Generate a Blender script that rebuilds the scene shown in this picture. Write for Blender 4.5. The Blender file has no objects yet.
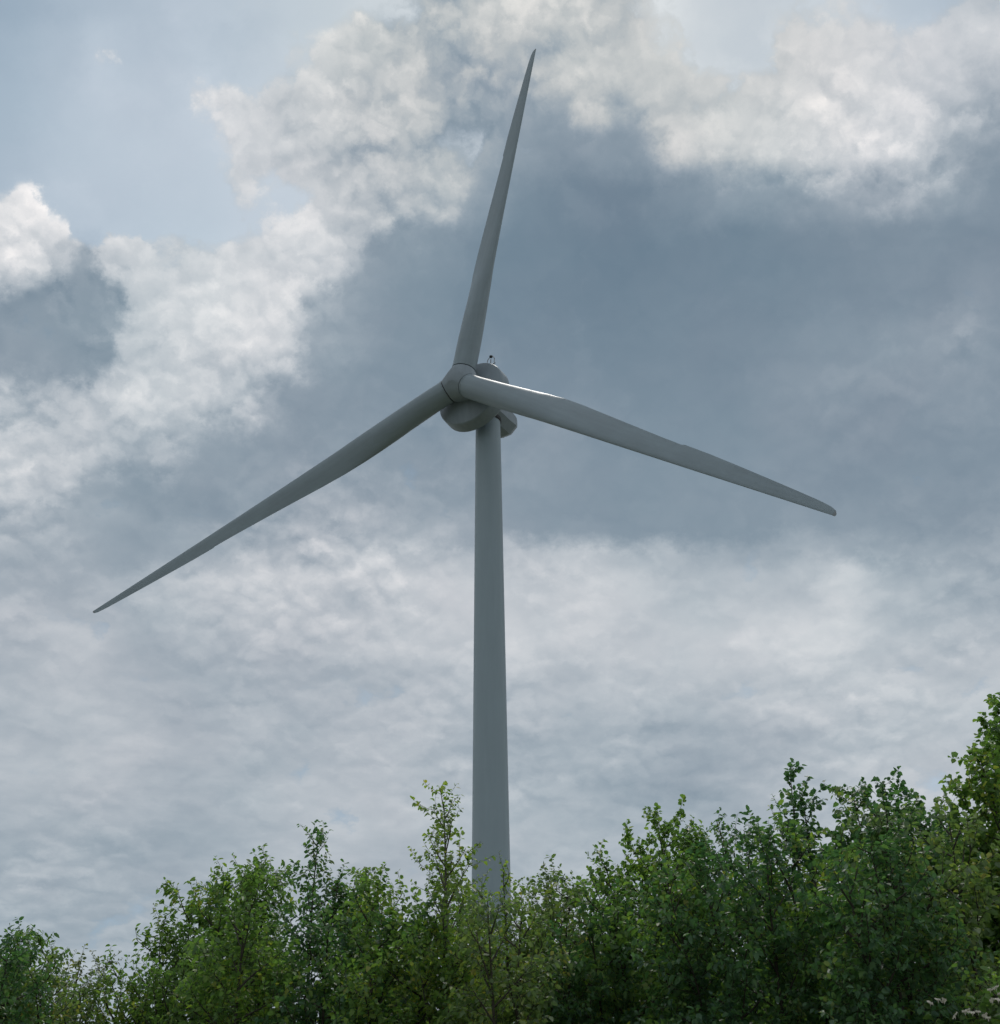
import bpy, bmesh, math
import numpy as np
from mathutils import Vector, Matrix

R = math.radians
scene = bpy.context.scene
COL = scene.collection
rng = np.random.default_rng(7)

# ------------------------------------------------------------------ camera
FPX, PITCH, ROLL, EYE = 1150.0, R(32.5), R(-0.75), 1.6
_F = np.array([0, math.cos(PITCH), math.sin(PITCH)])
_U0 = np.array([0, -math.sin(PITCH), math.cos(PITCH)])
_X0 = np.array([1.0, 0, 0])
_X = _X0 * math.cos(ROLL) + _U0 * math.sin(ROLL)
_U = -_X0 * math.sin(ROLL) + _U0 * math.cos(ROLL)
CAM = np.array([0, 0, EYE])

def ray(px, py):
    d = _F * FPX + _X * (px - 500) - _U * (py - 512)
    return d / np.linalg.norm(d)

def at_depth(px, py, y):
    """world point seen at a picture position, y metres in front"""
    d = ray(px, py)
    return CAM + d * (y / d[1])

cam_data = bpy.data.cameras.new('camera')
cam = bpy.data.objects.new('camera', cam_data)
COL.objects.link(cam)
cam_data.sensor_fit = 'HORIZONTAL'
cam_data.sensor_width = 36.0
cam_data.lens = 36.0 * FPX / 1000.0
cam_data.clip_end = 20000
m = Matrix(((_X[0], _U[0], -_F[0], 0), (_X[1], _U[1], -_F[1], 0), (_X[2], _U[2], -_F[2], EYE), (0, 0, 0, 1)))
cam.matrix_world = m
scene.camera = cam

# ------------------------------------------------------------------ helpers
def link_mesh(name, verts, faces, mat, parent=None, smooth=False, auto=None):
    me = bpy.data.meshes.new(name)
    me.from_pydata([tuple(v) for v in verts], [], [tuple(f) for f in faces])
    if smooth:
        me.polygons.foreach_set('use_smooth', [True] * len(me.polygons))
    me.materials.append(mat)
    me.update()
    o = bpy.data.objects.new(name, me)
    COL.objects.link(o)
    if parent is not None:
        o.parent = parent
    if auto is not None:
        me.polygons.foreach_set('use_smooth', [True] * len(me.polygons))
        bm = bmesh.new(); bm.from_mesh(me)
        for e in bm.edges:
            if len(e.link_faces) == 2 and e.calc_face_angle() > R(auto):
                e.smooth = False
        bm.to_mesh(me); bm.free()
    return o

def fast_mesh(name, V, Q, mat, mats=None):
    """V (n,3), Q (k,4) quads"""
    me = bpy.data.meshes.new(name)
    me.vertices.add(len(V)); me.vertices.foreach_set('co', V.astype(np.float32).ravel())
    me.loops.add(Q.size); me.loops.foreach_set('vertex_index', Q.astype(np.int32).ravel())
    me.polygons.add(len(Q))
    me.polygons.foreach_set('loop_start', np.arange(0, Q.size, 4, dtype=np.int32))
    me.polygons.foreach_set('loop_total', np.full(len(Q), 4, dtype=np.int32))
    me.update(calc_edges=True)
    me.validate()
    me.materials.append(mat)
    return me

def empty(name, loc, label=None, cat=None, group=None, rz=0.0):
    o = bpy.data.objects.new(name, None)
    COL.objects.link(o)
    o.location = loc
    o.rotation_euler = (0, 0, rz)
    o.empty_display_size = 0.3
    if label: o['label'] = label
    if cat: o['category'] = cat
    if group: o['group'] = group
    return o

def loft(rings, close_start=True, close_end=True):
    """rings: list of (n,3) arrays -> verts, faces"""
    n = len(rings[0]); V = np.concatenate(rings); Fc = []
    for i in range(len(rings) - 1):
        a = i * n; b = (i + 1) * n
        for k in range(n):
            k2 = (k + 1) % n
            Fc.append((a + k, a + k2, b + k2, b + k))
    if close_start: Fc.append(tuple(range(n))[::-1])
    if close_end: Fc.append(tuple(range((len(rings) - 1) * n, len(rings) * n)))
    return V, Fc

# ------------------------------------------------------------------ materials
def new_mat(name):
    mt = bpy.data.materials.new(name); mt.use_nodes = True
    nt = mt.node_tree; nt.nodes.clear()
    return mt, nt

def N(nt, t, **kw):
    n = nt.nodes.new(t)
    for k, v in kw.items():
        if k in ('inp',):
            for kk, vv in v.items(): n.inputs[kk].default_value = vv
        else:
            setattr(n, k, v)
    return n

def paint_mat(name, base, rough, streak=0.10, spec=0.3):
    mt, nt = new_mat(name); L = nt.links.new
    out = N(nt, 'ShaderNodeOutputMaterial'); b = N(nt, 'ShaderNodeBsdfPrincipled')
    tc = N(nt, 'ShaderNodeTexCoord')
    mp = N(nt, 'ShaderNodeMapping'); mp.inputs['Scale'].default_value = (1.4, 1.4, 0.12)
    n1 = N(nt, 'ShaderNodeTexNoise', inp={'Scale': 1.6, 'Detail': 6.0, 'Roughness': 0.6})
    n2 = N(nt, 'ShaderNodeTexNoise', inp={'Scale': 0.35, 'Detail': 5.0, 'Roughness': 0.55})
    L(tc.outputs['Object'], mp.inputs['Vector']); L(mp.outputs[0], n1.inputs['Vector']); L(tc.outputs['Object'], n2.inputs['Vector'])
    ad = N(nt, 'ShaderNodeMath', operation='ADD'); L(n1.outputs[0], ad.inputs[0]); L(n2.outputs[0], ad.inputs[1])
    mr = N(nt, 'ShaderNodeMapRange', inp={'From Min': 0.7, 'From Max': 1.3, 'To Min': 1.0 - streak, 'To Max': 1.0 + streak * 0.5})
    L(ad.outputs[0], mr.inputs['Value'])
    sc = N(nt, 'ShaderNodeVectorMath', operation='SCALE'); sc.inputs[0].default_value = base[:3]
    L(mr.outputs[0], sc.inputs['Scale']); L(sc.outputs[0], b.inputs['Base Color'])
    rr = N(nt, 'ShaderNodeMapRange', inp={'From Min': 0.3, 'From Max': 0.7, 'To Min': rough - 0.06, 'To Max': rough + 0.08})
    L(n2.outputs[0], rr.inputs['Value']); L(rr.outputs[0], b.inputs['Roughness'])
    b.inputs['Specular IOR Level'].default_value = spec
    L(b.outputs[0], out.inputs[0])
    return mt

M_TOWER = paint_mat('tower_paint', (0.245, 0.312, 0.352), 0.5, 0.05)
M_BLADE = paint_mat('blade_paint', (0.215, 0.272, 0.308), 0.5, 0.13)
M_HOUS = paint_mat('housing_paint', (0.21, 0.258, 0.295), 0.5, 0.16)
M_DARK = paint_mat('dark_seal', (0.035, 0.04, 0.045), 0.6, 0.1)
M_STEEL = paint_mat('galvanised_steel', (0.22, 0.23, 0.24), 0.45, 0.1)
M_CONC = paint_mat('concrete', (0.33, 0.32, 0.30), 0.85, 0.25)
M_RED = paint_mat('red_lens', (0.35, 0.05, 0.05), 0.2, 0.05)
M_TIP = paint_mat('blade_tip_metal', (0.20, 0.225, 0.24), 0.45, 0.05)

def leaf_mat(name, col, var=0.35, trans=0.35, hue=0.0):
    mt, nt = new_mat(name); L = nt.links.new
    out = N(nt, 'ShaderNodeOutputMaterial')
    geo = N(nt, 'ShaderNodeNewGeometry'); tc = N(nt, 'ShaderNodeTexCoord')
    nz = N(nt, 'ShaderNodeTexNoise', inp={'Scale': 0.9, 'Detail': 2.0})
    L(tc.outputs['Object'], nz.inputs['Vector'])
    cr = N(nt, 'ShaderNodeValToRGB')
    c = np.array(col)
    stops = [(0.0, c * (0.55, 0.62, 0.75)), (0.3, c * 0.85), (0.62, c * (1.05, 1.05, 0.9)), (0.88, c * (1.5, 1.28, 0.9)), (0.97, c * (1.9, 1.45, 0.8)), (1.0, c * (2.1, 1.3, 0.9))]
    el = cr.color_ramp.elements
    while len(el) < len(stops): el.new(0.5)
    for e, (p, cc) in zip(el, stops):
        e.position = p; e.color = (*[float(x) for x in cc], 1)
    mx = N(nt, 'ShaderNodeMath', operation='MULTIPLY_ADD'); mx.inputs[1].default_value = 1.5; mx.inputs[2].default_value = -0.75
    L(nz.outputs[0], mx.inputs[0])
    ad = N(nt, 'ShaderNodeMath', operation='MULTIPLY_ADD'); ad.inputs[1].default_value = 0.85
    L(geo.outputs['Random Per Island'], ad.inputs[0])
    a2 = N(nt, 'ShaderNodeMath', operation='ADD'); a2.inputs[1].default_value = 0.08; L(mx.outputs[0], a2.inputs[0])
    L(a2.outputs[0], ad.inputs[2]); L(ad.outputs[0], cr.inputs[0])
    p = N(nt, 'ShaderNodeBsdfPrincipled', inp={'Roughness': 0.48, 'Specular IOR Level': 0.5})
    L(cr.outputs[0], p.inputs['Base Color'])
    t = N(nt, 'ShaderNodeBsdfTranslucent')
    g = N(nt, 'ShaderNodeMix', data_type='RGBA', blend_type='MULTIPLY'); g.inputs[0].default_value = 1.0
    L(cr.outputs[0], g.inputs[6]); g.inputs[7].default_value = (1.4, 1.55, 0.85, 1)
    L(g.outputs[2], t.inputs[0])
    ms = N(nt, 'ShaderNodeMixShader'); ms.inputs[0].default_value = trans
    L(p.outputs[0], ms.inputs[1]); L(t.outputs[0], ms.inputs[2]); L(ms.outputs[0], out.inputs[0])
    return mt

LEAF = {
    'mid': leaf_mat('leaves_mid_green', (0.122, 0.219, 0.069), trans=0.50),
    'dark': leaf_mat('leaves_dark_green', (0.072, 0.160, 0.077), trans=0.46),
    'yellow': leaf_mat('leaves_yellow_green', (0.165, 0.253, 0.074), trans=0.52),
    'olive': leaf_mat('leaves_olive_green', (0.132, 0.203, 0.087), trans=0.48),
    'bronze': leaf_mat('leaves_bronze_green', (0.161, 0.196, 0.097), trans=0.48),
}
M_BARK = paint_mat('bark', (0.055, 0.052, 0.038), 0.85, 0.35)
M_BIRCH = paint_mat('grey_bark', (0.12, 0.11, 0.095), 0.8, 0.5)
M_FLOWER = paint_mat('cream_blossom', (0.62, 0.60, 0.52), 0.7, 0.1)

# ------------------------------------------------------------------ world: overcast sky with broken cloud
W = bpy.data.worlds.new('World'); scene.world = W; W.use_nodes = True
nt = W.node_tree; nt.nodes.clear(); L = nt.links.new
SUN_EL, SUN_AZ = R(57.0), R(6.0)        # azimuth measured from +Y towards +X

# the sky is laid out on a plane tangent to the dome at a fixed sky direction (north, 32.5 degrees up)
TF = np.array([0, math.cos(R(32.5)), math.sin(R(32.5))]); TU = np.array([0, -math.sin(R(32.5)), math.cos(R(32.5))]); TX = np.array([1.0, 0, 0])
def azel(px, py):
    d = ray(px, py); f = d @ TF
    return (d @ TX) / f, (d @ TU) / f

def math_(op, a, b=None, c=None, clamp=False):
    n = nt.nodes.new('ShaderNodeMath'); n.operation = op; n.use_clamp = clamp
    for i, v in enumerate((a, b, c)):
        if v is None: continue
        if isinstance(v, (int, float)): n.inputs[i].default_value = v
        else: L(v, n.inputs[i])
    return n.outputs[0]

def vmath(op, a, b=None, scale=None):
    n = nt.nodes.new('ShaderNodeVectorMath'); n.operation = op
    for i, v in enumerate((a, b)):
        if v is None: continue
        if isinstance(v, (tuple, list)): n.inputs[i].default_value = v
        else: L(v, n.inputs[i])
    if scale is not None:
        if isinstance(scale, (int, float)): n.inputs['Scale'].default_value = scale
        else: L(scale, n.inputs['Scale'])
    return n.outputs[1] if op in ('DOT_PRODUCT', 'LENGTH') else n.outputs[0]

def smooth(v, a, b, t0=0.0, t1=1.0):
    n = nt.nodes.new('ShaderNodeMapRange'); n.interpolation_type = 'SMOOTHSTEP'
    L(v, n.inputs['Value'])
    for k, x in zip(('From Min', 'From Max', 'To Min', 'To Max'), (a, b, t0, t1)): n.inputs[k].default_value = x
    return n.outputs[0]

def noise(vec, scale, detail, rough=0.55, color=False, dist=0.0):
    n = nt.nodes.new('ShaderNodeTexNoise'); L(vec, n.inputs['Vector'])
    n.inputs['Scale'].default_value = scale; n.inputs['Detail'].default_value = detail
    n.inputs['Roughness'].default_value = rough; n.inputs['Distortion'].default_value = dist
    return n.outputs[1] if color else n.outputs[0]

tc = nt.nodes.new('ShaderNodeTexCoord')
dirv = tc.outputs['Generated']
sep = nt.nodes.new('ShaderNodeSeparateXYZ'); L(dirv, sep.inputs[0])
el = math_('ARCSINE', sep.outputs[2])
dF = vmath('DOT_PRODUCT', dirv, tuple(TF)); dFc = math_('MAXIMUM', dF, 0.15)
cmb = nt.nodes.new('ShaderNodeCombineXYZ')
L(math_('DIVIDE', vmath('DOT_PRODUCT', dirv, tuple(TX)), dFc), cmb.inputs[0]); L(math_('DIVIDE', vmath('DOT_PRODUCT', dirv, tuple(TU)), dFc), cmb.inputs[1])
uv = cmb.outputs[0]
# the lower sky is seen through more air: cloud texture gets flatter and wider there
cmb2 = nt.nodes.new('ShaderNodeCombineXYZ'); L(sep.outputs[0], cmb2.inputs[0]); L(sep.outputs[1], cmb2.inputs[1])
L(math_('MULTIPLY', math_('LOGARITHM', math_('ADD', math_('MAXIMUM', sep.outputs[2], -0.1), 0.22), math.e), 0.95), cmb2.inputs[2])
uvs = cmb2.outputs[0]
# domain warp: big lumps and finer crumbs
w1 = vmath('SUBTRACT', noise(uvs, 9.0, 2.0, 0.5, True), (0.5, 0.5, 0.5))
w2 = vmath('SUBTRACT', noise(uvs, 26.0, 7.0, 0.66, True), (0.5, 0.5, 0.5))
warp = vmath('SCALE', vmath('ADD', vmath('SCALE', w1, scale=0.050), vmath('SCALE', w2, scale=0.055)), scale=smooth(el, R(18), R(38), 0.55, 1.0))
uvw = vmath('ADD', uv, warp)
sepw = nt.nodes.new('ShaderNodeSeparateXYZ'); L(uvw, sepw.inputs[0])

# cloud layout: rows of (picture x, lightness, blueness); rows follow elevation
ROWS = [
 (-120, [(0,172,.7),(200,190,.4),(400,195,.1),(520,215,0),(600,225,0),(700,200,.2),(850,190,.4),(1000,190,.3)]),
 (0,  [(0,172,1),(100,188,.8),(200,185,.9),(300,195,.5),(400,194,.2),(460,182,0),(530,214,0),(590,190,0),(650,204,.2),(700,188,.8),(750,178,.9),(800,186,.7),(850,204,.3),(900,192,.6),(1000,188,.4)]),
 (50, [(0,180,1),(60,190,.75),(100,200,.45),(150,192,.95),(210,190,.9),(260,198,.6),(300,203,.2),(350,198,.1),(400,190,.1),(450,176,0),(500,182,0),(550,168,0),(600,190,0),(650,202,.2),(700,186,.8),(750,180,.9),(800,198,.3),(850,206,.1),(900,207,.1),(950,207,.1),(1000,202,.2)]),
 (100,[(0,186,1),(100,202,.9),(160,197,1),(200,207,.3),(250,207,.1),(300,188,0),(350,203,0),(400,197,0),(450,180,0),(500,172,0),(550,178,0),(600,197,0),(640,188,.2),(700,200,.3),(750,207,.1),(800,207,.1),(850,210,0),(900,212,0),(950,202,0),(1000,178,0)]),
 (150,[(0,190,1),(100,203,1),(190,203,.8),(250,210,.1),(300,202,0),(350,176,0),(400,188,0),(450,188,0),(500,160,0),(550,150,0),(600,150,0),(640,156,0),(680,204,0),(750,208,0),(800,207,0),(850,216,0),(900,212,0),(940,182,0),(1000,152,0)]),
 (200,[(0,190,.5),(30,206,.1),(60,200,.7),(120,200,1),(180,202,.8),(240,206,.4),(290,205,.6),(330,208,0),(380,192,0),(440,182,0),(480,152,0),(520,136,0),(560,132,0),(620,131,0),(680,142,0),(730,152,0),(800,150,0),(850,165,0),(900,170,0),(1000,147,0)]),
 (245,[(0,200,0),(30,204,0),(52,186,0),(80,172,0),(108,207,0),(140,204,.1),(190,208,.05),(250,212,0),(290,204,.3),(320,207,0),(360,186,0),(400,158,0),(450,142,0),(520,133,0),(620,130,0),(720,133,0),(820,138,0),(920,142,0),(1000,142,0)]),
 (295,[(0,160,0),(35,148,0),(58,176,0),(80,152,0),(112,176,0),(140,206,0),(175,207,0),(215,210,.2),(260,213,.2),(295,192,0),(330,160,0),(400,146,0),(500,135,0),(620,132,0),(720,135,0),(820,139,0),(920,142,0),(1000,147,0)]),
 (345,[(0,150,0),(50,148,0),(90,162,0),(130,206,0),(200,211,0),(250,212,.1),(290,200,0),(325,160,0),(400,146,0),(500,138,0),(620,136,0),(720,139,0),(820,146,0),(900,152,0),(960,162,0),(1000,154,0)]),
 (395,[(0,184,0),(50,192,0),(90,198,0),(130,204,0),(190,206,0),(235,192,0),(300,150,0),(400,146,0),(500,142,0),(620,140,0),(720,142,0),(820,149,0),(900,151,0),(1000,151,0)]),
 (445,[(0,190,.1),(60,197,0),(110,204,0),(150,188,0),(210,158,0),(300,150,0),(400,155,0),(520,150,0),(620,146,0),(720,145,0),(820,146,0),(920,149,0),(1000,151,0)]),
 (495,[(0,182,.2),(50,184,0),(100,166,0),(150,156,0),(210,152,0),(260,160,0),(310,166,0),(400,165,0),(520,152,0),(620,148,0),(720,150,0),(820,149,0),(920,151,0),(1000,155,0)]),
 (528,[(0,172,0),(60,168,0),(120,157,0),(180,164,0),(240,176,0),(300,178,0),(360,180,0),(420,176,0),(520,152,0),(580,151,0),(650,150,0),(720,149,0),(800,151,0),(900,154,0),(1000,158,0)]),
 (556,[(0,170,0),(60,166,0),(120,158,0),(180,168,0),(240,182,0),(300,184,0),(360,192,0),(420,194,0),(520,182,0),(580,190,0),(650,188,0),(720,176,0),(800,172,0),(900,166,0),(1000,165,0)]),
 (585,[(0,174,0),(60,176,0),(120,180,0),(200,184,0),(280,190,0),(340,197,0),(400,200,0),(460,196,0),(520,196,0),(580,204,0),(640,200,0),(700,188,0),(760,194,0),(810,190,0),(850,202,0),(900,184,0),(1000,174,0)]),
 (635,[(0,184,0),(80,188,0),(140,178,0),(200,182,0),(300,190,0),(400,192,0),(460,190,0),(520,203,0),(580,204,0),(650,188,0),(700,192,0),(760,202,0),(850,206,0),(900,192,0),(1000,184,0)]),
 (690,[(0,186,0),(80,190,0),(160,182,0),(240,182,0),(320,188,0),(420,186,0),(520,188,0),(600,188,0),(700,186,0),(800,192,0),(900,192,0),(1000,191,0)]),
 (740,[(0,184,0),(100,188,0),(200,184,0),(300,186,0),(400,190,0),(520,177,0),(600,184,0),(680,172,0),(760,172,0),(840,188,0),(920,193,0),(1000,192,0)]),
 (795,[(0,184,0),(100,189,0),(200,177,0),(300,185,0),(400,181,0),(520,184,0),(600,180,0),(700,171,0),(800,178,0),(870,200,0),(930,196,0),(1000,190,0)]),
 (860,[(0,182,0),(100,182,0),(200,179,0),(300,178,0),(400,178,0),(520,182,0),(620,182,0),(800,182,0),(1000,188,0)]),
 (940,[(0,178,0),(150,176,0),(300,178,0),(520,180,0),(800,182,0),(1000,184,0)]),
]
AZ0, AZ1 = -0.62, 0.62
fx = math_('MULTIPLY_ADD', sepw.outputs[0], 1.0 / (AZ1 - AZ0), -AZ0 / (AZ1 - AZ0))
cur = None; prev_el = None
for py, pts in ROWS:
    a_el = azel(500, py)[1]
    cr = nt.nodes.new('ShaderNodeValToRGB'); cr.color_ramp.interpolation = 'EASE'
    els = cr.color_ramp.elements
    while len(els) < len(pts): els.new(0.5)
    for e, (px, l, b) in zip(els, pts):
        a, _ = azel(px, py)
        e.position = (a - AZ0) / (AZ1 - AZ0); e.color = (l / 255.0, b, 0, 1)
    L(fx, cr.inputs[0])
    if cur is None:
        cur = cr.outputs[0]
    else:
        n = nt.nodes.new('ShaderNodeMix'); n.data_type = 'RGBA'
        L(smooth(sepw.outputs[1], a_el, prev_el), n.inputs[0])
        L(cr.outputs[0], n.inputs[6]); L(cur, n.inputs[7]); cur = n.outputs[2]
    prev_el = a_el
sc_ = nt.nodes.new('ShaderNodeSeparateColor'); L(cur, sc_.inputs[0])
lum0, blue0 = sc_.outputs[0], sc_.outputs[1]
# outside the stretch of sky laid out above: plain broken overcast
inside = smooth(dF, 0.62, 0.82)
big = noise(dirv, 2.4, 6.0, 0.55)
lum_out = math_('MULTIPLY_ADD', big, 0.50, 0.53)
mixl = nt.nodes.new('ShaderNodeMix'); mixl.data_type = 'FLOAT'
L(inside, mixl.inputs[0]); L(lum_out, mixl.inputs[2]); L(lum0, mixl.inputs[3]); lumA = mixl.outputs[0]

# fine relief: billows lit from the sun's side
uvf = vmath('ADD', uvs, vmath('SCALE', w2, scale=0.040))
def voro(v, scale):
    n = nt.nodes.new('ShaderNodeTexVoronoi'); n.feature = 'SMOOTH_F1'; n.inputs['Smoothness'].default_value = 0.3
    n.inputs['Scale'].default_value = scale; L(v, n.inputs['Vector'])
    return math_('POWER', n.outputs['Distance'], 1.5)
def billow(v):
    a = noise(v, 9.0, 9.0, 0.58)
    c = math_('ADD', math_('MULTIPLY', voro(v, 13.0), -0.34), math_('ADD', math_('MULTIPLY', voro(v, 31.0), -0.22), math_('MULTIPLY', voro(v, 66.0), -0.13)))
    return math_('ADD', a, math_('ADD', c, 0.235))
b0 = billow(uvf); b1 = billow(vmath('ADD', uvf, (0.001, -0.004, 0.010)))
emb = math_('SUBTRACT', b0, b1)
bl0 = math_('SUBTRACT', b0, 0.50)
# gaps: cloud edges are crisp where the sky shows behind them
gapv = math_('ADD', blue0, math_('MULTIPLY', bl0, -1.5))
blue = math_('MULTIPLY', smooth(gapv, 0.34, 0.66), inside)
edge = math_('MULTIPLY', smooth(gapv, 0.05, 0.40), math_('SUBTRACT', 1.0, blue))
act = smooth(lumA, 0.545, 0.72, 0.08, 1.0)
act = math_('MULTIPLY', act, smooth(el, R(24), R(38), 0.42, 1.0))
patch = smooth(noise(uvs, 3.2, 3.0, 0.5), 0.36, 0.64, 0.60, 1.40)
act = math_('MULTIPLY', act, patch)
det = math_('ADD', math_('MULTIPLY', bl0, 0.25), math_('MULTIPLY', emb, 0.42))
# puffs: where grey cores meet bright cloud the boundary breaks into rounded, fairly crisp lumps
LO, HI = 0.60, 0.805
tt = math_('MULTIPLY_ADD', lumA, 1.0 / (HI - LO), -LO / (HI - LO))
tcr = smooth(math_('ADD', tt, math_('MULTIPLY', bl0, 1.7)), 0.06, 0.62)
crisp = math_('MULTIPLY_ADD', tcr, HI - LO, LO)
sepu = nt.nodes.new('ShaderNodeSeparateXYZ'); L(uv, sepu.inputs[0])
puffy = math_('MULTIPLY', smooth(math_('ADD', sepu.outputs[1], math_('MULTIPLY', sepu.outputs[0], -0.55)), 0.16, 0.34), smooth(sepu.outputs[0], -0.20, 0.0, 0.44, 0.16))
mp_ = nt.nodes.new('ShaderNodeMix'); mp_.data_type = 'FLOAT'
L(math_('MULTIPLY', puffy, inside), mp_.inputs[0]); L(lumA, mp_.inputs[2]); L(crisp, mp_.inputs[3])
cl = math_('ADD', mp_.outputs[0], math_('MULTIPLY', det, act))
cl = math_('ADD', cl, math_('MULTIPLY', math_('MULTIPLY', edge, inside), 0.03))
soft = noise(uvs, 5.0, 6.0, 0.55)
cl = math_('ADD', cl, math_('MULTIPLY', math_('SUBTRACT', soft, 0.5), smooth(lumA, 0.54, 0.68, 0.03, 0.20)))
# clear air with thin veils
wisp = noise(uvf, 7.0, 5.0, 0.55)
clear = math_('ADD', math_('MULTIPLY', lumA, 0.9), math_('MULTIPLY_ADD', smooth(wisp, 0.42, 0.75), 0.05, 0.055))
ml = nt.nodes.new('ShaderNodeMix'); ml.data_type = 'FLOAT'
L(blue, ml.inputs[0]); L(cl, ml.inputs[2]); L(clear, ml.inputs[3]); lum = ml.outputs[0]
# low streaks
mps = nt.nodes.new('ShaderNodeMapping'); mps.inputs['Scale'].default_value = (1.0, 1.0, 3.4); L(dirv, mps.inputs[0])
strk = noise(mps.outputs[0], 3.6, 8.0, 0.62, dist=0.4)
lum = math_('ADD', lum, math_('MULTIPLY', math_('MULTIPLY', math_('SUBTRACT', strk, 0.5), smooth(el, R(18), R(34), 1.0, 0.0)), 0.17))
inv = math_('SUBTRACT', 0.84, lum)
hue = math_('MULTIPLY_ADD', noise(uvs, 4.0, 4.0, 0.6), 0.04, -0.025)
# warmth where the sun sits behind thin cloud
sdir = (math.sin(SUN_AZ) * math.cos(SUN_EL), math.cos(SUN_AZ) * math.cos(SUN_EL), math.sin(SUN_EL))
warm = smooth(vmath('DOT_PRODUCT', dirv, sdir), 0.955, 1.0, 0.0, 1.0)
wl = math_('MULTIPLY', warm, smooth(lum, 0.60, 0.78))
r_ = math_('ADD', math_('MULTIPLY_ADD', inv, -0.185, lum), math_('ADD', math_('MULTIPLY', blue, -0.035), math_('ADD', hue, math_('MULTIPLY_ADD', wl, 0.012, -0.008))))
b_ = math_('ADD', math_('MULTIPLY_ADD', inv, 0.145, lum), math_('ADD', math_('MULTIPLY', blue, 0.025), math_('MULTIPLY_ADD', wl, -0.02, 0.015)))
cc = nt.nodes.new('ShaderNodeCombineColor')
for i, v in enumerate((r_, lum, b_)):
    L(math_('MULTIPLY', math_('POWER', math_('MAXIMUM', v, 0.0), 2.25), 10.0), cc.inputs[i])
sky = nt.nodes.new('ShaderNodeTexSky'); sky.sky_type = 'NISHITA'; sky.sun_disc = False
sky.sun_elevation = SUN_EL; sky.sun_rotation = SUN_AZ; sky.air_density = 1.0; sky.dust_density = 2.0; sky.altitude = 50
mk = nt.nodes.new('ShaderNodeMix'); mk.data_type = 'RGBA'
L(math_('MULTIPLY', blue, 0.12), mk.inputs[0]); L(cc.outputs[0], mk.inputs[6]); L(sky.outputs[0], mk.inputs[7])
bg = nt.nodes.new('ShaderNodeBackground'); bg.inputs['Strength'].default_value = 0.1
L(mk.outputs[2], bg.inputs[0])
wo = nt.nodes.new('ShaderNodeOutputWorld'); L(bg.outputs[0], wo.inputs[0])
W.cycles.sampling_method = 'MANUAL'; W.cycles.sample_map_resolution = 512

# sun behind cloud
sd = bpy.data.lights.new('sun', 'SUN'); sd.energy = 1.3; sd.angle = R(10); sd.color = (1.0, 0.96, 0.90)
so = bpy.data.objects.new('sun', sd); COL.objects.link(so)
so.rotation_euler = Vector(sdir).to_track_quat('Z', 'Y').to_euler(); so.location = (0, 0, 200)

# ------------------------------------------------------------------ ground
mt, gnt = new_mat('grass'); L2 = gnt.links.new
o_ = N(gnt, 'ShaderNodeOutputMaterial'); p_ = N(gnt, 'ShaderNodeBsdfPrincipled', inp={'Roughness': 0.9})
tcg = N(gnt, 'ShaderNodeTexCoord'); ng = N(gnt, 'ShaderNodeTexNoise', inp={'Scale': 0.35, 'Detail': 8.0, 'Roughness': 0.65})
L2(tcg.outputs['Object'], ng.inputs['Vector'])
rg = N(gnt, 'ShaderNodeValToRGB'); rg.color_ramp.elements[0].position = 0.3; rg.color_ramp.elements[0].color = (0.09, 0.10, 0.065, 1)
rg.color_ramp.elements[1].position = 0.7; rg.color_ramp.elements[1].color = (0.22, 0.22, 0.16, 1)
L2(ng.outputs[0], rg.inputs[0]); L2(rg.outputs[0], p_.inputs['Base Color']); L2(p_.outputs[0], o_.inputs[0])
S = 6000.0
gv, gf = [], []
steps = [-S, -600, -120, -50, -25, -12, 0, 12, 25, 50, 120, 600, S]
for j, y in enumerate(steps):
    for i, x in enumerate(steps): gv.append((x, y, 0))
n_ = len(steps)
for j in range(n_ - 1):
    for i in range(n_ - 1):
        a = j * n_ + i; gf.append((a, a + 1, a + 1 + n_, a + n_))
g = link_mesh('ground', gv, gf, mt); g['kind'] = 'structure'

# ------------------------------------------------------------------ wind turbine
DIST = 113.0
HUBPX = (460.8, 383.4)
YAW, TILT, CONE, PHASE, RADIUS = R(32.7), R(5.0), R(4.0), R(11.75), 0.411 * 113.0
hub = CAM + ray(*HUBPX) * DIST
OVER = 4.8
ax = np.array([-math.sin(YAW), -math.cos(YAW), 0.0])     # facing direction, horizontal
tb = hub[:2] - ax[:2] * OVER * math.cos(TILT)
axisz = hub[2]
turb = empty('wind_turbine', (tb[0], tb[1], 0), 'tall pale grey three-bladed wind turbine rising behind the trees', 'wind turbine',
             rz=math.atan2(ax[1], ax[0]))
# local frame: +X = facing direction of the rotor, Z up
def circle(r, n, z=0, ph=0):
    a = np.arange(n) * 2 * math.pi / n + ph
    return np.stack([r * np.cos(a), r * np.sin(a), np.full(n, z)], 1)

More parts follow.
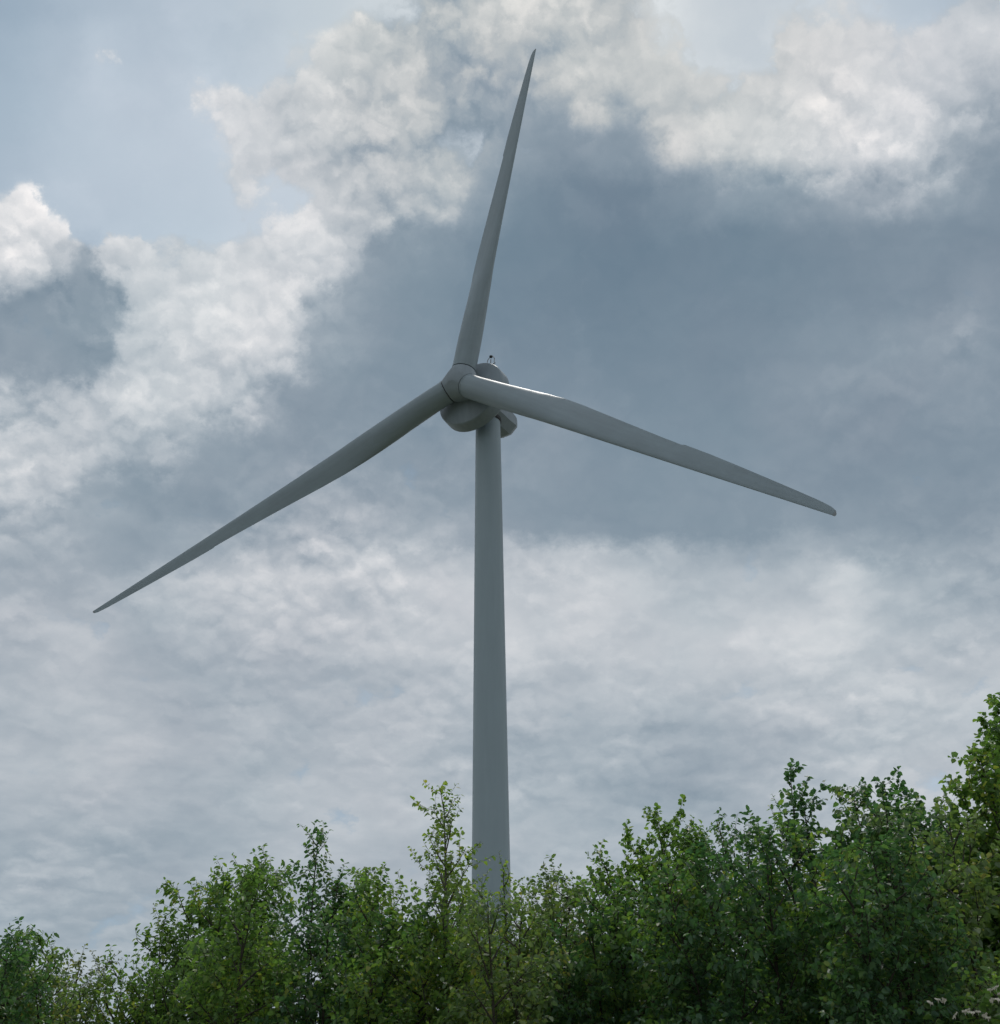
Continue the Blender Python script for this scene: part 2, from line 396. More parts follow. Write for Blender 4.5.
HT = axisz - 1.9       # tower top
def rad(z): return 0.5 * (3.40 - (3.40 - 2.46) * (z / HT))
rings = []
secs = [0.25, 15.0, 31.0, 48.0, HT]
zs = sorted(set(list(np.linspace(0.25, HT, 40)) + secs))
V, Fc = [], []
for z in zs:
    if z in secs[1:4]:
        for dz, dr in ((-0.03, 0), (-0.028, 0.0015), (0.028, 0.0015), (0.03, 0)):
            rings.append(circle(rad(z) + dr, 64, z + dz))
    else:
        rings.append(circle(rad(z), 64, z))
V, Fc = loft(rings)
tower = link_mesh('tower', V, Fc, M_TOWER, turb, auto=35)
V, Fc = loft([circle(4.2, 48, 0.0), circle(4.2, 48, 0.18), circle(4.1, 48, 0.25)])
link_mesh('foundation', V, Fc, M_CONC, turb, auto=35)
# door with steps, facing the camera side
def box(x0, x1, y0, y1, z0, z1):
    v = [(x, y, z) for z in (z0, z1) for y in (y0, y1) for x in (x0, x1)]
    f = [(0, 2, 3, 1), (4, 5, 7, 6), (0, 1, 5, 4), (2, 6, 7, 3), (0, 4, 6, 2), (1, 3, 7, 5)]
    return v, f
v, f = box(1.60, 1.73, -0.5, 0.5, 1.0, 3.2)
door = link_mesh('door', v, f, M_HOUS, turb)
v, f = box(1.735, 1.77, 0.30, 0.36, 1.95, 2.2)
link_mesh('handle', v, f, M_DARK, door)
V, Fc = [], []
for k in range(4):
    v, f = box(1.75 + 0.3 * (3 - k), 1.75 + 0.3 * (4 - k) + 0.02, -0.6, 0.6, 0.252 + 0.18 * k, 0.252 + 0.18 * (k + 1) - 0.02)
    b = len(V); V += v; Fc += [tuple(i + b for i in q) for q in f]
link_mesh('steps', V, Fc, M_STEEL, turb)

# nacelle frame: origin at tower axis top, X towards rotor, tilted
ct, stl = math.cos(TILT), math.sin(TILT)
C0 = Vector((OVER * ct, 0, axisz))            # hub centre in turbine coordinates
AX = Vector((ct, 0, stl)); SY = Vector((0, 1, 0)); UZ = AX.cross(SY)
def nac(a, s, u):                              # along axis (from hub centre), side, up
    p = C0 + AX * a + SY * s + UZ * u
    return (p.x, p.y, p.z)
def ring_yz(a, pts): return np.array([nac(a, s, u) for s, u in pts])
def circ_pts(r, n, up=0.0): return [(r * math.cos(t), r * math.sin(t) + up) for t in np.arange(n) * 2 * math.pi / n]

# yaw collar under the nacelle
V, Fc = loft([circle(1.26, 48, HT - 0.0), circle(1.34, 48, HT + 0.12), circle(1.34, 48, HT + 0.5)])
V = V.copy()
link_mesh('yaw_collar', V, Fc, M_DARK, turb, auto=30)
# generator drum (front dish, rim, back)
prof = [(-1.0, 1.3), (-1.15, 2.1), (-1.34, 2.8), (-1.54, 3.55), (-1.60, 3.66), (-1.72, 3.73), (-2.9, 3.76), (-3.02, 3.68), (-3.12, 3.4), (-3.2, 2.1), (-3.25, 1.6)]
V, Fc = loft([ring_yz(a, circ_pts(r, 72)) for a, r in prof])
drum = link_mesh('generator_drum', V, Fc[:], M_HOUS, turb, auto=25)
# nacelle housing: eight-sided shell narrowing to the rear
def octo(w, h, c, up): return [(w, -h + c + up), (w, h - c + up), (w - c, h + up), (-w + c, h + up), (-w, h - c + up), (-w, -h + c + up), (-w + c, -h + up), (w - c, -h + up)]
secs_n = [(-3.1, octo(1.6, 1.6, 0.7, 0.0)), (-6.2, octo(1.62, 1.5, 0.75, 0.1)), (-7.8, octo(1.5, 1.3, 0.8, 0.25)), (-8.4, octo(1.20, 1.0, 0.7, 0.4))]
V, Fc = loft([ring_yz(a, p) for a, p in secs_n])
nacelle = link_mesh('nacelle', V, Fc, M_HOUS, turb, auto=20)
# roof hatch and vents on the rear face
def nbox(a0, a1, s0, s1, u0, u1):
    v = [nac(a, s, u) for u in (u0, u1) for s in (s0, s1) for a in (a0, a1)]
    return v, [(0, 2, 3, 1), (4, 5, 7, 6), (0, 1, 5, 4), (2, 6, 7, 3), (0, 4, 6, 2), (1, 3, 7, 5)]
v, f = nbox(-6.0, -4.9, -0.6, 0.6, 1.56, 1.72)
link_mesh('roof_hatch', v, f, M_HOUS, nacelle)
# wind sensor mast: hoop guard with a vane
def tube(points, r, n=8, closed=False):
    P = [Vector(p) for p in points]; V = []; Fc = []
    m_ = len(P); prevn = None
    for i, p in enumerate(P):
        if closed: t = (P[(i + 1) % m_] - P[i - 1]).normalized()
        else: t = (P[min(i + 1, m_ - 1)] - P[max(i - 1, 0)]).normalized()
        a = prevn if prevn is not None else (Vector((0, 0, 1)) if abs(t.z) < 0.9 else Vector((1, 0, 0)))
        nn = (a - t * a.dot(t)).normalized(); prevn = nn; b = t.cross(nn)
        rr = r[i] if isinstance(r, (list, tuple)) else r
        for k in range(n):
            th = 2 * math.pi * k / n
            V.append(tuple(p + (nn * math.cos(th) + b * math.sin(th)) * rr))
    rngs = m_ if closed else m_ - 1
    for i in range(rngs):
        a = i * n; b = ((i + 1) % m_) * n
        for k in range(n):
            k2 = (k + 1) % n; Fc.append((a + k, a + k2, b + k2, b + k))
    if not closed:
        Fc.append(tuple(range(n))[::-1]); Fc.append(tuple(range((m_ - 1) * n, m_ * n)))
    return V, Fc
def join(parts):
    V, Fc = [], []
    for v, f in parts:
        b = len(V); V += [tuple(x) for x in v]; Fc += [tuple(i + b for i in q) for q in f]
    return V, Fc
MA, MS = -2.5, 1.65
ws_parts = [tube([nac(MA, MS - 0.42, 3.45), nac(MA, MS - 0.42, 4.35)], 0.04), tube([nac(MA, MS + 0.42, 3.0), nac(MA, MS + 0.42, 4.35)], 0.04), tube([nac(MA, MS - 0.6, 3.75), nac(MA, MS + 0.6, 3.75)], 0.04),
            tube([nac(MA, MS, 3.25), nac(MA, MS, 4.5)], 0.05)]
hoop = [nac(MA, MS + 0.42 * math.cos(t), 4.35 + 0.52 * math.sin(t)) for t in np.linspace(0, math.pi, 16)]
ws_parts.append(tube(hoop, 0.04, 6))
v, f = join(ws_parts)
mast = link_mesh('sensor_mast', v, f, M_STEEL, drum, smooth=True)
v, f = join([tube([nac(MA, MS, 4.78), nac(MA, MS, 4.92), nac(MA, MS, 5.02)], [0.12, 0.19, 0.10], 12)])
link_mesh('wind_sensor', v, f, M_DARK, mast, smooth=True)
v, f = join([tube([nac(-6.8, 0.6, 1.4), nac(-6.8, 0.6, 1.95), nac(-6.8, 0.6, 2.2)], [0.16, 0.18, 0.10], 12)])
link_mesh('warning_light', v, f, M_RED, nacelle, smooth=True)

# rotor: hub (hull of the three blade seats and the nose) + blades
def bdir(k):
    t = PHASE + k * 2 * math.pi / 3
    # side axis seen to the right from the camera is +SY reversed sign handled below
    return (UZ * math.cos(t) + RIGHT * math.sin(t))
RIGHT = Vector((0, 0, 1)).cross(AX).normalized()
UPR = AX.cross(RIGHT)
def bdir(k):
    t = PHASE + k * 2 * math.pi / 3
    return (UPR * math.cos(t) + RIGHT * math.sin(t)).normalized()
bm = bmesh.new()
SEAT = 1.44; ROOT = 1.56
for k in range(3):
    d = bdir(k); d = (d * math.cos(CONE) + AX * math.sin(CONE)).normalized()
    e1 = AX - d * AX.dot(d); e1.normalize(); e2 = d.cross(e1)
    for t in np.arange(40) * 2 * math.pi / 40:
        bm.verts.new(C0 + d * SEAT + (e1 * math.cos(t) + e2 * math.sin(t)) * 1.22)
for t in np.arange(36) * 2 * math.pi / 36:
    bm.verts.new(C0 + AX * 1.50 + (RIGHT * math.cos(t) + UPR * math.sin(t)) * 0.75)
    bm.verts.new(C0 - AX * 1.36 + (RIGHT * math.cos(t) + UPR * math.sin(t)) * 1.35)
bmesh.ops.convex_hull(bm, input=list(bm.verts))
for v in [v for v in bm.verts if not v.link_faces]: bm.verts.remove(v)
bmesh.ops.dissolve_limit(bm, angle_limit=R(1.0), verts=list(bm.verts), edges=list(bm.edges))
bmesh.ops.recalc_face_normals(bm, faces=list(bm.faces))
for e in bm.edges: e.smooth = not (len(e.link_faces) == 2 and e.calc_face_angle() > R(24))
for f_ in bm.faces: f_.smooth = True
me = bpy.data.meshes.new('rotor_hub'); bm.to_mesh(me); bm.free(); me.materials.append(M_HOUS)
rh = bpy.data.objects.new('rotor_hub', me); COL.objects.link(rh); rh.parent = turb

def airfoil(n, tk, camber=0.02):
    """closed loop n points, chord 0..1 (LE at 0)"""
    out = []
    for k in range(n):
        th = 2 * math.pi * k / n
        x = 0.5 * (1 + math.cos(th))
        yt = 5 * tk * (0.2969 * math.sqrt(max(x, 0)) - 0.126 * x - 0.3516 * x * x + 0.2843 * x ** 3 - 0.1036 * x ** 4)
        yc = camber * 4 * x * (1 - x)
        out.append((x, yc + (yt if th <= math.pi else -yt)))
    return np.array(out)
NS = 40
stn = [(1.56/RADIUS,2.36,1.0,14),(0.07,2.36,1.0,14),(0.10,2.42,.90,14),(0.14,2.54,.74,13.5),(0.18,2.72,.60,13),(0.22,2.88,.49,12),(0.26,2.99,.42,10.5),
       (0.31,3.00,.35,9),(0.37,2.84,.31,7.5),(0.44,2.56,.27,6),(0.52,2.26,.25,4.5),(0.60,1.97,.22,3.3),(0.655,1.81,.21,2.7),(0.660,1.89,.20,2.6),
       (0.72,1.74,.19,2.0),(0.79,1.48,.18,1.4),(0.86,1.20,.18,.9),(0.92,.95,.17,.5),(0.96,.77,.17,.2),(0.985,.60,.16,0),(0.996,.42,.16,0),(1.0,.20,.16,0)]
sr = np.array([s[0] for s in stn]); sc1 = np.array([s[1] for s in stn]); stk = np.array([s[2] for s in stn]); stw = np.array([s[3] for s in stn])
rr_ = sorted(set(list(np.linspace(1.56/RADIUS, 1, 64)) + list(sr)))
PITCHB = 3.0
def blade_rings():
    rings = []
    for q in rr_:
        c = np.interp(q, sr, sc1); tk = np.interp(q, sr, stk); tw = R(np.interp(q, sr, stw) + PITCHB)
        w = np.clip((q - 0.06) / (0.33 - 0.06), 0, 1); w = w * w * (3 - 2 * w)
        af = airfoil(NS, min(tk, 0.42))
        t = np.arange(NS) * 2 * math.pi / NS
        ci = np.stack([0.5 + 0.5 * np.cos(t), 0.5 * np.sin(t)], 1)
        p = ci * (1 - w) + af * w
        pax = (1.18 - 0.98 * max(q - 0.05, 0)) / c               # straight leading edge
        x = (p[:, 0] - pax) * c; y = p[:, 1] * c
        # leading edge (x<0) points in the rotation direction (+e1), suction side downwind (-axis)
        e = -x; n_ = -y
        ex = e * math.cos(tw) - n_ * math.sin(tw)
        nx = e * math.sin(tw) + n_ * math.cos(tw)
        bend = 0.0 + 0.9 * q ** 2.4
        rings.append((q, -ex, nx, bend))
    return rings
BR = blade_rings()
blade_me = None
for k in range(3):
    d0 = bdir(k); d = (d0 * math.cos(CONE) + AX * math.sin(CONE)).normalized()
    rot = d0.cross(AX) * -1.0                                # clockwise seen from the front
    rot.normalize()
    nrm = AX - d * AX.dot(d); nrm.normalize()
    if blade_me is None:
        V = []
        rings_l = []
        for q, ex, nx, bend in BR:
            rings_l.append(np.stack([ex, nx + bend * 0.0, np.full(NS, q * RADIUS)], 1))
        V, Fc = loft(rings_l); Fc = [f[::-1] for f in Fc]
        bl = link_mesh('blade', V, Fc, M_BLADE, turb, auto=32)
        blade_me = bl.data
    else:
        bl = bpy.data.objects.new('blade', blade_me); COL.objects.link(bl); bl.parent = turb
    # basis: local x -> rot direction, y -> nrm (upwind), z -> span
    Mx = Matrix(((rot.x, nrm.x, d.x, C0.x), (rot.y, nrm.y, d.y, C0.y), (rot.z, nrm.z, d.z, C0.z), (0, 0, 0, 1)))
    bl.matrix_local = Mx
    # dark seal between hub and blade root
    V, Fc = loft([circle(1.11, 40, SEAT - 0.05), circle(1.11, 40, ROOT + 0.05)])
    sl = link_mesh('root_seal', V, Fc, M_DARK, bl, auto=30)
    V, Fc = loft([circle(1.21, 40, ROOT - 0.01), circle(1.21, 40, ROOT + 0.16), circle(1.185, 40, ROOT + 0.19)])
    sl = link_mesh('root_flange', V, Fc, M_BLADE, bl, auto=30)
    # metal tip receptor
    rings_t = []
    for q, ex, nx, bend in BR:
        if q >= 0.99: rings_t.append(np.stack([ex * 1.04, nx * 1.15, np.full(NS, q * RADIUS + (0.03 if q >= 1 else 0))], 1))
    V, Fc = loft(rings_t)
    link_mesh('blade_tip', V, Fc, M_TIP, bl, auto=35)

# ------------------------------------------------------------------ trees
class TreeData:
    def __init__(s): s.tv = []; s.tf = []; s.nv = 0; s.lp = []; s.ld = []; s.ls = []
def add_tube(T, P, r0, r1, n):
    P = np.asarray(P); k = len(P)
    t = np.gradient(P, axis=0); t /= np.linalg.norm(t, axis=1)[:, None] + 1e-9
    ref = np.array([0.31, 0.95, 0.05]) if abs(t[0, 2]) > 0.6 else np.array([0, 0, 1.0])
    a = np.cross(t, ref); a /= np.linalg.norm(a, axis=1)[:, None] + 1e-9; b = np.cross(t, a)
    rad = np.linspace(r0, r1, k)[:, None, None]
    th = np.arange(n) * 2 * math.pi / n
    ring = P[:, None, :] + rad * (a[:, None, :] * np.cos(th)[None, :, None] + b[:, None, :] * np.sin(th)[None, :, None])
    T.tv.append(ring.reshape(-1, 3))
    i = np.arange(k - 1)[:, None] * n; q = np.arange(n)[None, :]; q2 = (q + 1) % n
    F = np.stack([i + q, i + q2, i + n + q2, i + n + q], -1).reshape(-1, 4) + T.nv
    T.tf.append(F); T.nv += k * n

def curve(p, d, L_, up, k, g, wob=0.06):
    """grow a branch: bends by `up` towards +z along its length"""
    pts = [p]; d = d / np.linalg.norm(d); s = L_ / (k - 1)
    for i in range(k - 1):
        d = d + np.array([0, 0, up / (k - 1)]) + g.normal(0, wob, 3); d /= np.linalg.norm(d)
        p = p + d * s; pts.append(p)
    return np.array(pts)

def put_leaves(T, P, g, gap, size, start=0.15, jitter=0.35):
    seg = np.linalg.norm(np.diff(P, axis=0), axis=1); Lt = seg.sum()
    n = max(2, int(Lt * (1 - start) / (gap * 0.55))); s = (start + (1 - start) * (np.arange(n) + 1.0) / n) * Lt
    cum = np.concatenate([[0], np.cumsum(seg)])
    pos = np.stack([np.interp(s, cum, P[:, i]) for i in range(3)], 1)
    d = P[-1] - P[0]; d /= np.linalg.norm(d) + 1e-9
    T.lp.append(pos); T.ld.append(np.repeat(d[None], n, 0)); T.ls.append(np.full(n, size * 0.86) * g.uniform(0.55, 1.3, n))

def grow(seed, tops, crown, dens=1.0, leaf=0.075, gap=0.034, t0=0.22, angle=(4, 44), prof='round', zthin=2.2):
    g = np.random.default_rng(seed); T = TreeData()
    nst = len(tops)
    for si, tp in enumerate(tops):
        tp = np.array(tp, float); H = tp[2]
        k = 14; t = np.linspace(0, 1, k)
        ph = g.uniform(0, 6.28, 2); am = 0.012 * H
        P = np.stack([tp[0] * t ** 1.25 + am * np.sin(t * 5 + ph[0]) * t * (1 - t) * 3,
                      tp[1] * t ** 1.25 + am * np.sin(t * 6 + ph[1]) * t * (1 - t) * 3, t * H], 1)
        P[0, :2] += (g.normal(0, 0.04, 2) if nst > 1 else 0); P[0, 2] = -0.05
        r0 = (0.0115 * H + 0.01) * (0.8 if nst > 1 else 1.0)
        add_tube(T, P, r0, 0.004, 7)
        put_leaves(T, P[-5:], g, gap * 0.8, leaf, 0.0)
        npr = int(H * 6.5 * dens); az0 = g.uniform(0, 6.28)
        for i in range(npr):
            s = t0 + (1 - t0) * ((i + g.uniform(0, .8)) / npr)
            s = min(s, 0.985)
            p = np.array([np.interp(s, t, P[:, c]) for c in range(3)])
            u = (s - t0) / (1 - t0)
            if prof == 'round': w = (1 - u) ** 0.62 * (0.62 + 0.55 * u) + 0.10
            elif prof == 'spire': w = (1 - u) ** 0.85 + 0.16
            else: w = (1 - u) ** 0.8 * 0.95 + 0.12
            Lb = crown * 1.12 * w * g.uniform(0.62, 1.12)
            a = az0 + i * 2.39996 + g.normal(0, 0.35)
            e = R(angle[0] + (angle[1] - angle[0]) * u ** 0.8 + g.normal(0, 9))
            d = np.array([math.cos(a) * math.cos(e), math.sin(a) * math.cos(e), math.sin(e)])
            B = curve(p, d, Lb, 0.38, 7, g)
            add_tube(T, B, max(0.004, 0.007 + 0.009 * Lb), 0.0022, 4)
            put_leaves(T, B, g, gap * 1.1, leaf, 0.45)
            thin = 1.0 if p[2] > zthin else 0.55
            ns = max(2, int(Lb / 0.085 * thin))
            for j in range(ns):
                q = 0.18 + 0.80 * (j + g.uniform(0, 1)) / ns
                x = q * 6; i0 = min(int(x), 5); pp = B[i0] + (B[i0 + 1] - B[i0]) * (x - i0)
                bd = B[i0 + 1] - B[i0]; bd /= np.linalg.norm(bd)
                rv = g.normal(0, 1, 3); rv -= bd * rv.dot(bd); rv /= np.linalg.norm(rv) + 1e-9
                dd = bd * 0.62 + rv * 0.80 + np.array([0, 0, 0.12])
                Ls = (0.16 + 0.46 * Lb * (1 - q) * g.uniform(0.5, 1.1) + g.uniform(0, 0.14))
                Ls = min(Ls, 0.75)
                C = curve(pp, dd, Ls, 0.25, 4, g, 0.10)
                add_tube(T, C, 0.0035, 0.0014, 3)
                put_leaves(T, C, g, gap, leaf, 0.12)
                if Ls > 0.36:
                    for _ in range(2):
                        q2 = g.uniform(0.25, 0.8); pc = C[0] + (C[-1] - C[0]) * q2
                        dc = (C[-1] - C[0]) / Ls + g.normal(0, 0.65, 3)
                        D = curve(pc, dc, Ls * 0.5, 0.2, 3, g, 0.1)
                        add_tube(T, D, 0.0022, 0.0012, 3); put_leaves(T, D, g, gap, leaf, 0.1)
    return T

def leaf_mesh(T, g, mat, aspect, droop, name='crown'):
    pos = np.concatenate(T.lp); d = np.concatenate(T.ld); s = np.concatenate(T.ls); n = len(pos)
    side = g.normal(0, 1, (n, 3)); side -= d * (side * d).sum(1)[:, None]; side /= np.linalg.norm(side, axis=1)[:, None] + 1e-9
    ax_ = d * 0.45 + side * 0.9 + np.array([0, 0, -droop]) + g.normal(0, 0.18, (n, 3))
    ax_ /= np.linalg.norm(ax_, axis=1)[:, None]
    up = np.array([0, 0, 1.0]) + g.normal(0, 0.62, (n, 3))
    wv = np.cross(ax_, up); wv /= np.linalg.norm(wv, axis=1)[:, None] + 1e-9
    nv = np.cross(wv, ax_)
    l = s[:, None]; w = l * aspect * 0.5
    base = pos + ax_ * l * 0.12
    tip = base + ax_ * l - np.array([0, 0, 1]) * l * 0.10
    fold = nv * w * g.uniform(0.1, 0.55, (n, 1))
    La = base + ax_ * l * 0.30 + wv * w * 0.95 + fold; Lb = base + ax_ * l * 0.68 + wv * w * 0.78 + fold * 0.6
    Ra = base + ax_ * l * 0.30 - wv * w * 0.95 + fold; Rb = base + ax_ * l * 0.68 - wv * w * 0.78 + fold * 0.6
    V = np.stack([base, tip, La, Lb, Ra, Rb], 1).reshape(-1, 3)
    b = np.arange(n)[:, None] * 6
    Q = np.concatenate([b + np.array([[0, 2, 3, 1]]), b + np.array([[0, 1, 5, 4]])], 1).reshape(-1, 4)
    return fast_mesh(name, V, Q, mat), n

LEAFCOUNT = 0
def tree(seed, base_px, y, tops_px, kind, crown, label, cat='tree', name='broadleaf_tree', group=None, aspect=0.62, droop=0.25, bark=M_BARK, depth_j=0.5, **kw):
    """base at depth y metres; tops given as picture positions turned into points near that depth"""
    global LEAFCOUNT
    g = np.random.default_rng(seed + 500)
    b = at_depth(base_px, 800, y); base = np.array([b[0], y, 0.0])
    tops = []
    for i, (px, py) in enumerate(tops_px):
        yy = y + (g.uniform(-depth_j, depth_j) if len(tops_px) > 1 else 0)
        tops.append(at_depth(px, py + 15, yy) - base)
    T = grow(seed, tops, crown, **kw)
    root = empty(name, tuple(base), label, cat, group)
    tm = fast_mesh('trunk', np.concatenate(T.tv), np.concatenate(T.tf), bark)
    tm.polygons.foreach_set('use_smooth', [True] * len(tm.polygons))
    to = bpy.data.objects.new('trunk', tm); COL.objects.link(to); to.parent = root
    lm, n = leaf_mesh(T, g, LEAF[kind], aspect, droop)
    lo = bpy.data.objects.new('crown', lm); COL.objects.link(lo); lo.parent = root
    LEAFCOUNT += n
    return root

def tree_copy(src, px, y, scale, rz, label, group=None, mat=None):
    r = src.copy(); COL.objects.link(r)
    b = at_depth(px, 900, y)
    r.location = (b[0], y, 0); r.rotation_euler = (0, 0, rz); r.scale = (scale, scale, scale)
    r['label'] = label
    if group: r['group'] = group
    for ch in list(src.children):
        c = ch.copy(); COL.objects.link(c); c.parent = r
        if mat and ch.name.startswith('crown'):
            c.material_slots[0].link = 'OBJECT'; c.material_slots[0].material = LEAF[mat]
    return r

GRP = 'young broadleaf trees in the belt in front of the turbine'
A = tree(1, 30, 15.5, [(28, 930), (48, 938), (5, 955)], 'mid', 1.15, 'leafy tree with long hanging leaves in the far left corner', group=GRP, aspect=0.42, droop=0.95, leaf=0.10)
A2 = tree(2, 85, 16.5, [(82, 943), (108, 944), (68, 965)], 'bronze', 0.85, 'low bronze-tinged tree with two thin upright tips left of the gap of sky', group=GRP, dens=0.8, leaf=0.065, prof='spire')
B = tree(3, 225, 15.0, [(262, 845), (225, 868), (192, 885), (160, 915), (276, 858)], 'mid', 1.25, 'broad rounded bright green tree, the widest left of the turbine', group=GRP, aspect=0.55, droop=0.5, leaf=0.085, dens=0.75)
C_ = tree(4, 322, 14.6, [(318, 824), (338, 868)], 'dark', 1.05, 'dark green tree with one thin pointed leader, beside the broad rounded tree', group=GRP, prof='spire', leaf=0.075)
D = tree(5, 372, 15.2, [(367, 860), (392, 884), (352, 888)], 'yellow', 1.0, 'small yellow-green tree between the dark pointed tree and the airy young birch', group=GRP, leaf=0.075, aspect=0.7)
E = tree(6, 447, 13.0, [(444, 788)], 'yellow', 1.3, 'airy young birch with a tall thin leader just left of the tower', 'tree', 'birch_tree', bark=M_BIRCH, prof='spire', leaf=0.062, aspect=0.72, dens=0.95, gap=0.042, angle=(18, 58))
E2 = tree(7, 505, 14.2, [(503, 854), (482, 878), (522, 884)], 'yellow', 0.8, 'light green sapling standing right in front of the tower', group=GRP, prof='spire', leaf=0.062, dens=0.75)
E3 = tree(8, 553, 16.5, [(560, 882), (533, 892), (580, 893)], 'olive', 0.9, 'low olive tree with bare twig ends just right of the tower', group=GRP, leaf=0.06, dens=0.7)
F_ = tree(9, 645, 15.0, [(664, 806), (640, 832), (606, 850), (690, 826)], 'mid', 1.15, 'round-topped green tree, first tall one right of the tower', group=GRP, leaf=0.08, aspect=0.85, dens=0.85)
G1 = tree(10, 735, 15.6, [(720, 812), (744, 815), (700, 832), (750, 846)], 'dark', 1.05, 'flat-topped deep green tree below and left of the airy sprig', group=GRP, leaf=0.085, aspect=0.5, droop=0.6, dens=0.8)
G = tree(11, 783, 14.6, [(790, 756), (802, 778)], 'dark', 0.72, 'thin dark tree whose airy forked sprig stands clear above its neighbours', group=GRP, leaf=0.085, aspect=0.95, dens=0.75, gap=0.036, prof='spire')
H_ = tree(12, 865, 15.0, [(852, 774), (884, 770), (905, 793), (838, 822)], 'dark', 1.0, 'dark round-leaved tree with a twin-topped crown left of the tallest tree', group=GRP, leaf=0.085, aspect=0.9, dens=0.85)
H2 = tree(13, 930, 15.6, [(925, 805), (948, 818)], 'dark', 1.05, 'deep green tree filling the dip beside the tallest tree', group=GRP, leaf=0.08, aspect=0.8)
I_ = tree(14, 1010, 14.0, [(996, 690), (1035, 660), (978, 738), (962, 775), (1005, 740)], 'mid', 1.25, 'tallest tree, with big round leaves, cut by the right edge', group=GRP, leaf=0.09, aspect=0.95, dens=0.95, prof='col')
J1 = tree(15, 160, 14.0, [(150, 965), (185, 955)], 'mid', 1.0, 'low green tree in front of the broad rounded tree', group=GRP, leaf=0.07)
K1 = tree(16, 600, 13.4, [(590, 905), (625, 900), (560, 925)], 'dark', 1.05, 'dark bushy tree in front, right of the tower foot', group=GRP, leaf=0.075)

src = [A, B, D, F_, G1, H_, J1, K1, C_]
fill = [  # source, picture x, depth, scale, rotation, leaf kind, label
 (K1, 15, 13.2, .93, 1.0, 'dark', 'dark tree low in the left corner'),
 (J1, 75, 13.4, .98, 2.1, 'olive', 'olive green low tree under the bronze tips'),
 (K1, 255, 12.9, 1.02, 4.0, 'mid', 'low green tree at the foot of the broad rounded tree'),
 (J1, 325, 12.8, 1.08, 0.7, 'dark', 'dark low tree in front of the thin pointed leader'),
 (K1, 395, 12.6, 1.0, 2.6, 'mid', 'low green tree left of the birch stem'),
 (J1, 500, 12.4, 1.05, 5.1, 'olive', 'low olive tree in front of the tower foot'),
 (J1, 680, 12.9, 1.18, 3.3, 'mid', 'mid green tree below the round-topped one'),
 (K1, 745, 12.2, 1.08, 5.6, 'dark', 'dark bush below the flat-topped tree'),
 (J1, 810, 12.6, 1.27, 1.4, 'mid', 'brighter green tree below the airy sprig'),
 (K1, 880, 11.6, 1.05, 0.2, 'dark', 'darkest bush at the bottom, below the twin-topped tree'),
 (J1, 945, 12.4, 1.26, 4.4, 'olive', 'olive green tree below the tallest tree'),
 (H_, 560, 19.5, .86, 2.0, 'mid', 'distant green tree showing through right of the tower foot'),
 (J1, 122, 14.2, 1.02, 0.3, 'mid', 'low green tree closing the gap of sky right of the bronze tips'),
 (F_, 492, 18.2, .83, 3.0, 'mid', 'distant green tree straight behind the sapling at the tower foot'),
 (K1, 548, 14.6, 1.13, 0.9, 'olive', 'olive bushy tree filling the gap right of the tower foot'),
 (J1, 462, 15.6, 1.30, 2.2, 'mid', 'mid green tree behind the birch stem'),
 (F_, 400, 19.5, .95, 1.2, 'mid', 'distant green tree showing through left of the birch'),
 (H_, 250, 19.5, .95, 2.9, 'dark', 'distant dark tree behind the broad rounded one'),
 (F_, 80, 20.0, .72, 4.2, 'mid', 'distant green tree behind the bronze tips'),
 (F_, 800, 19.5, 1.12, 0.4, 'dark', 'distant dark tree behind the airy sprig'),
 (H_, 690, 19.5, 1.05, 3.9, 'mid', 'distant green tree behind the flat-topped one'),
 (F_, 930, 19.0, 1.2, 5.2, 'dark', 'distant dark tree left of the tallest one'),
]
for s_, px, y, k_, rz, mat, lab in fill:
    tree_copy(s_, px, y, k_, rz, lab, GRP, mat)

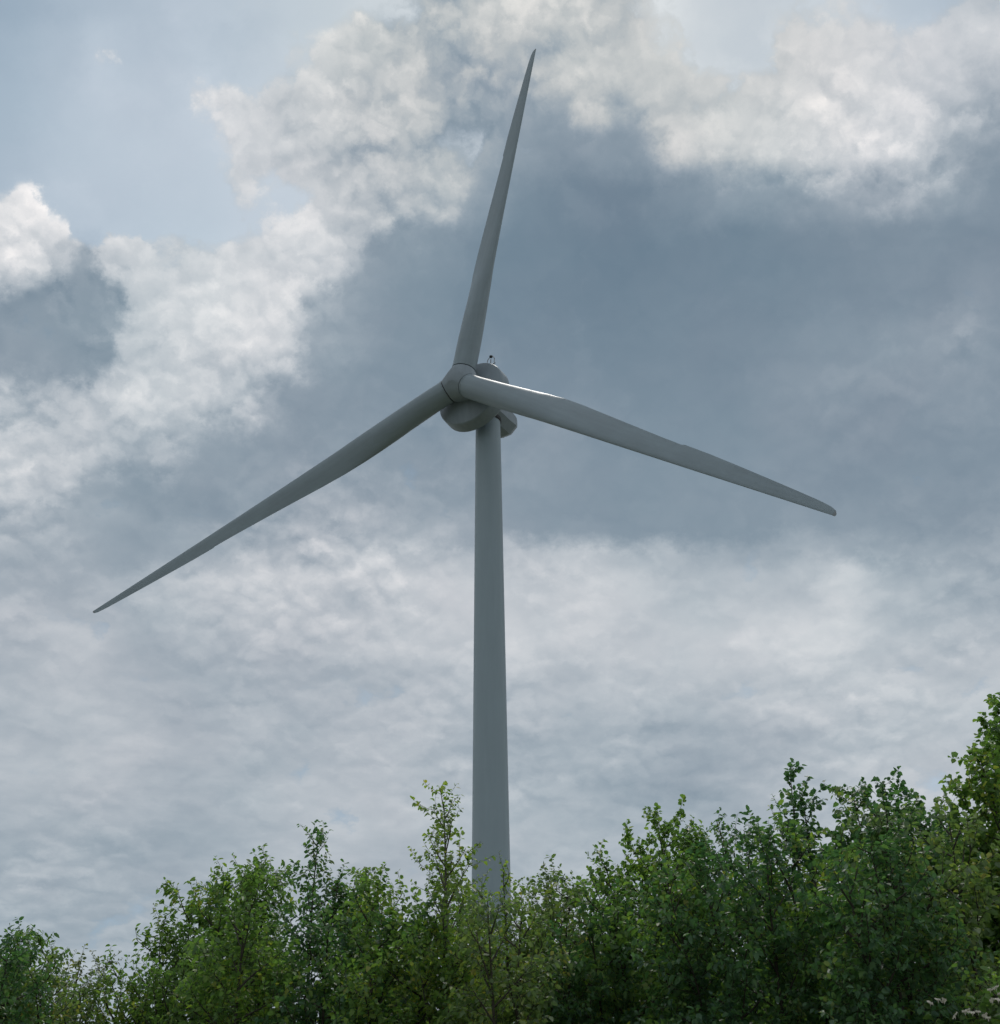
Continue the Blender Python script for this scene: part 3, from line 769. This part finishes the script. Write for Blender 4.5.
# elder shrub with cream umbels low at the right edge
ELD = tree(30, 985, 10.6, [(970, 985), (1005, 975), (940, 1005), (1030, 990)], 'mid', 0.75, 'elder shrub with flat cream blossom heads low at the right edge', 'shrub', 'elder_shrub', leaf=0.085, t0=0.3, dens=1.0)
gE = np.random.default_rng(99)
for px, py in [(930, 1003), (944, 1001), (965, 1012), (972, 1013), (996, 988), (998, 1000), (985, 1016), (955, 1016), (938, 1000), (968, 1011), (978, 1012), (990, 990), (992, 1001), (1001, 994), (988, 1018), (1015, 1000), (1040, 985)]:
    c = at_depth(px, py, 10.0 + gE.uniform(-.15, .15)); base = np.array(ELD.location)
    V = [tuple(c - base + np.array([0, 0, -0.03]))]; Fc = []; nr, na = 7, 30
    lob = [gE.uniform(0, 6.28) for _ in range(3)]
    tilt = gE.normal(0, 0.3, 2)
    for i in range(1, nr):
        for k in range(na):
            a = 2 * math.pi * k / na
            r = 0.021 * (i / (nr - 1)) * (1 + 0.22 * math.sin(3 * a + lob[0]) + 0.15 * math.sin(7 * a + lob[1]) + gE.normal(0, 0.10)) * (1.0 if i < nr - 1 else 0.96)
            x, y2 = r * math.cos(a), r * math.sin(a)
            V.append(tuple(c - base + np.array([x, y2, x * tilt[0] + y2 * tilt[1] + 0.006 * i / nr + gE.normal(0, 0.0055)])))
    for k in range(na): Fc.append((0, 1 + k, 1 + (k + 1) % na))
    for i in range(nr - 2):
        for k in range(na):
            p0 = 1 + i * na; k2 = (k + 1) % na
            Fc.append((p0 + k, p0 + na + k, p0 + na + k2, p0 + k2))
    link_mesh('blossom_head', V, Fc, M_FLOWER, ELD)

print('LEAVES', LEAFCOUNT)
# ------------------------------------------------------------------ output settings
scene.view_settings.view_transform = 'Standard'
scene.view_settings.look = 'None'
scene.view_settings.exposure = 0.0
scene.view_settings.gamma = 1.0
scene.view_settings.use_curve_mapping = False
scene.render.resolution_x = 1000; scene.render.resolution_y = 1024
scene.cycles.max_bounces = 4; scene.cycles.diffuse_bounces = 3; scene.cycles.glossy_bounces = 2
scene.cycles.use_adaptive_sampling = True; scene.cycles.adaptive_threshold = 0.03
scene.cycles.transparent_max_bounces = 8
scene.cycles.use_denoising = True
scene.cycles.denoiser = 'OPENIMAGEDENOISE'
scene.cycles.denoising_input_passes = 'RGB_ALBEDO_NORMAL'
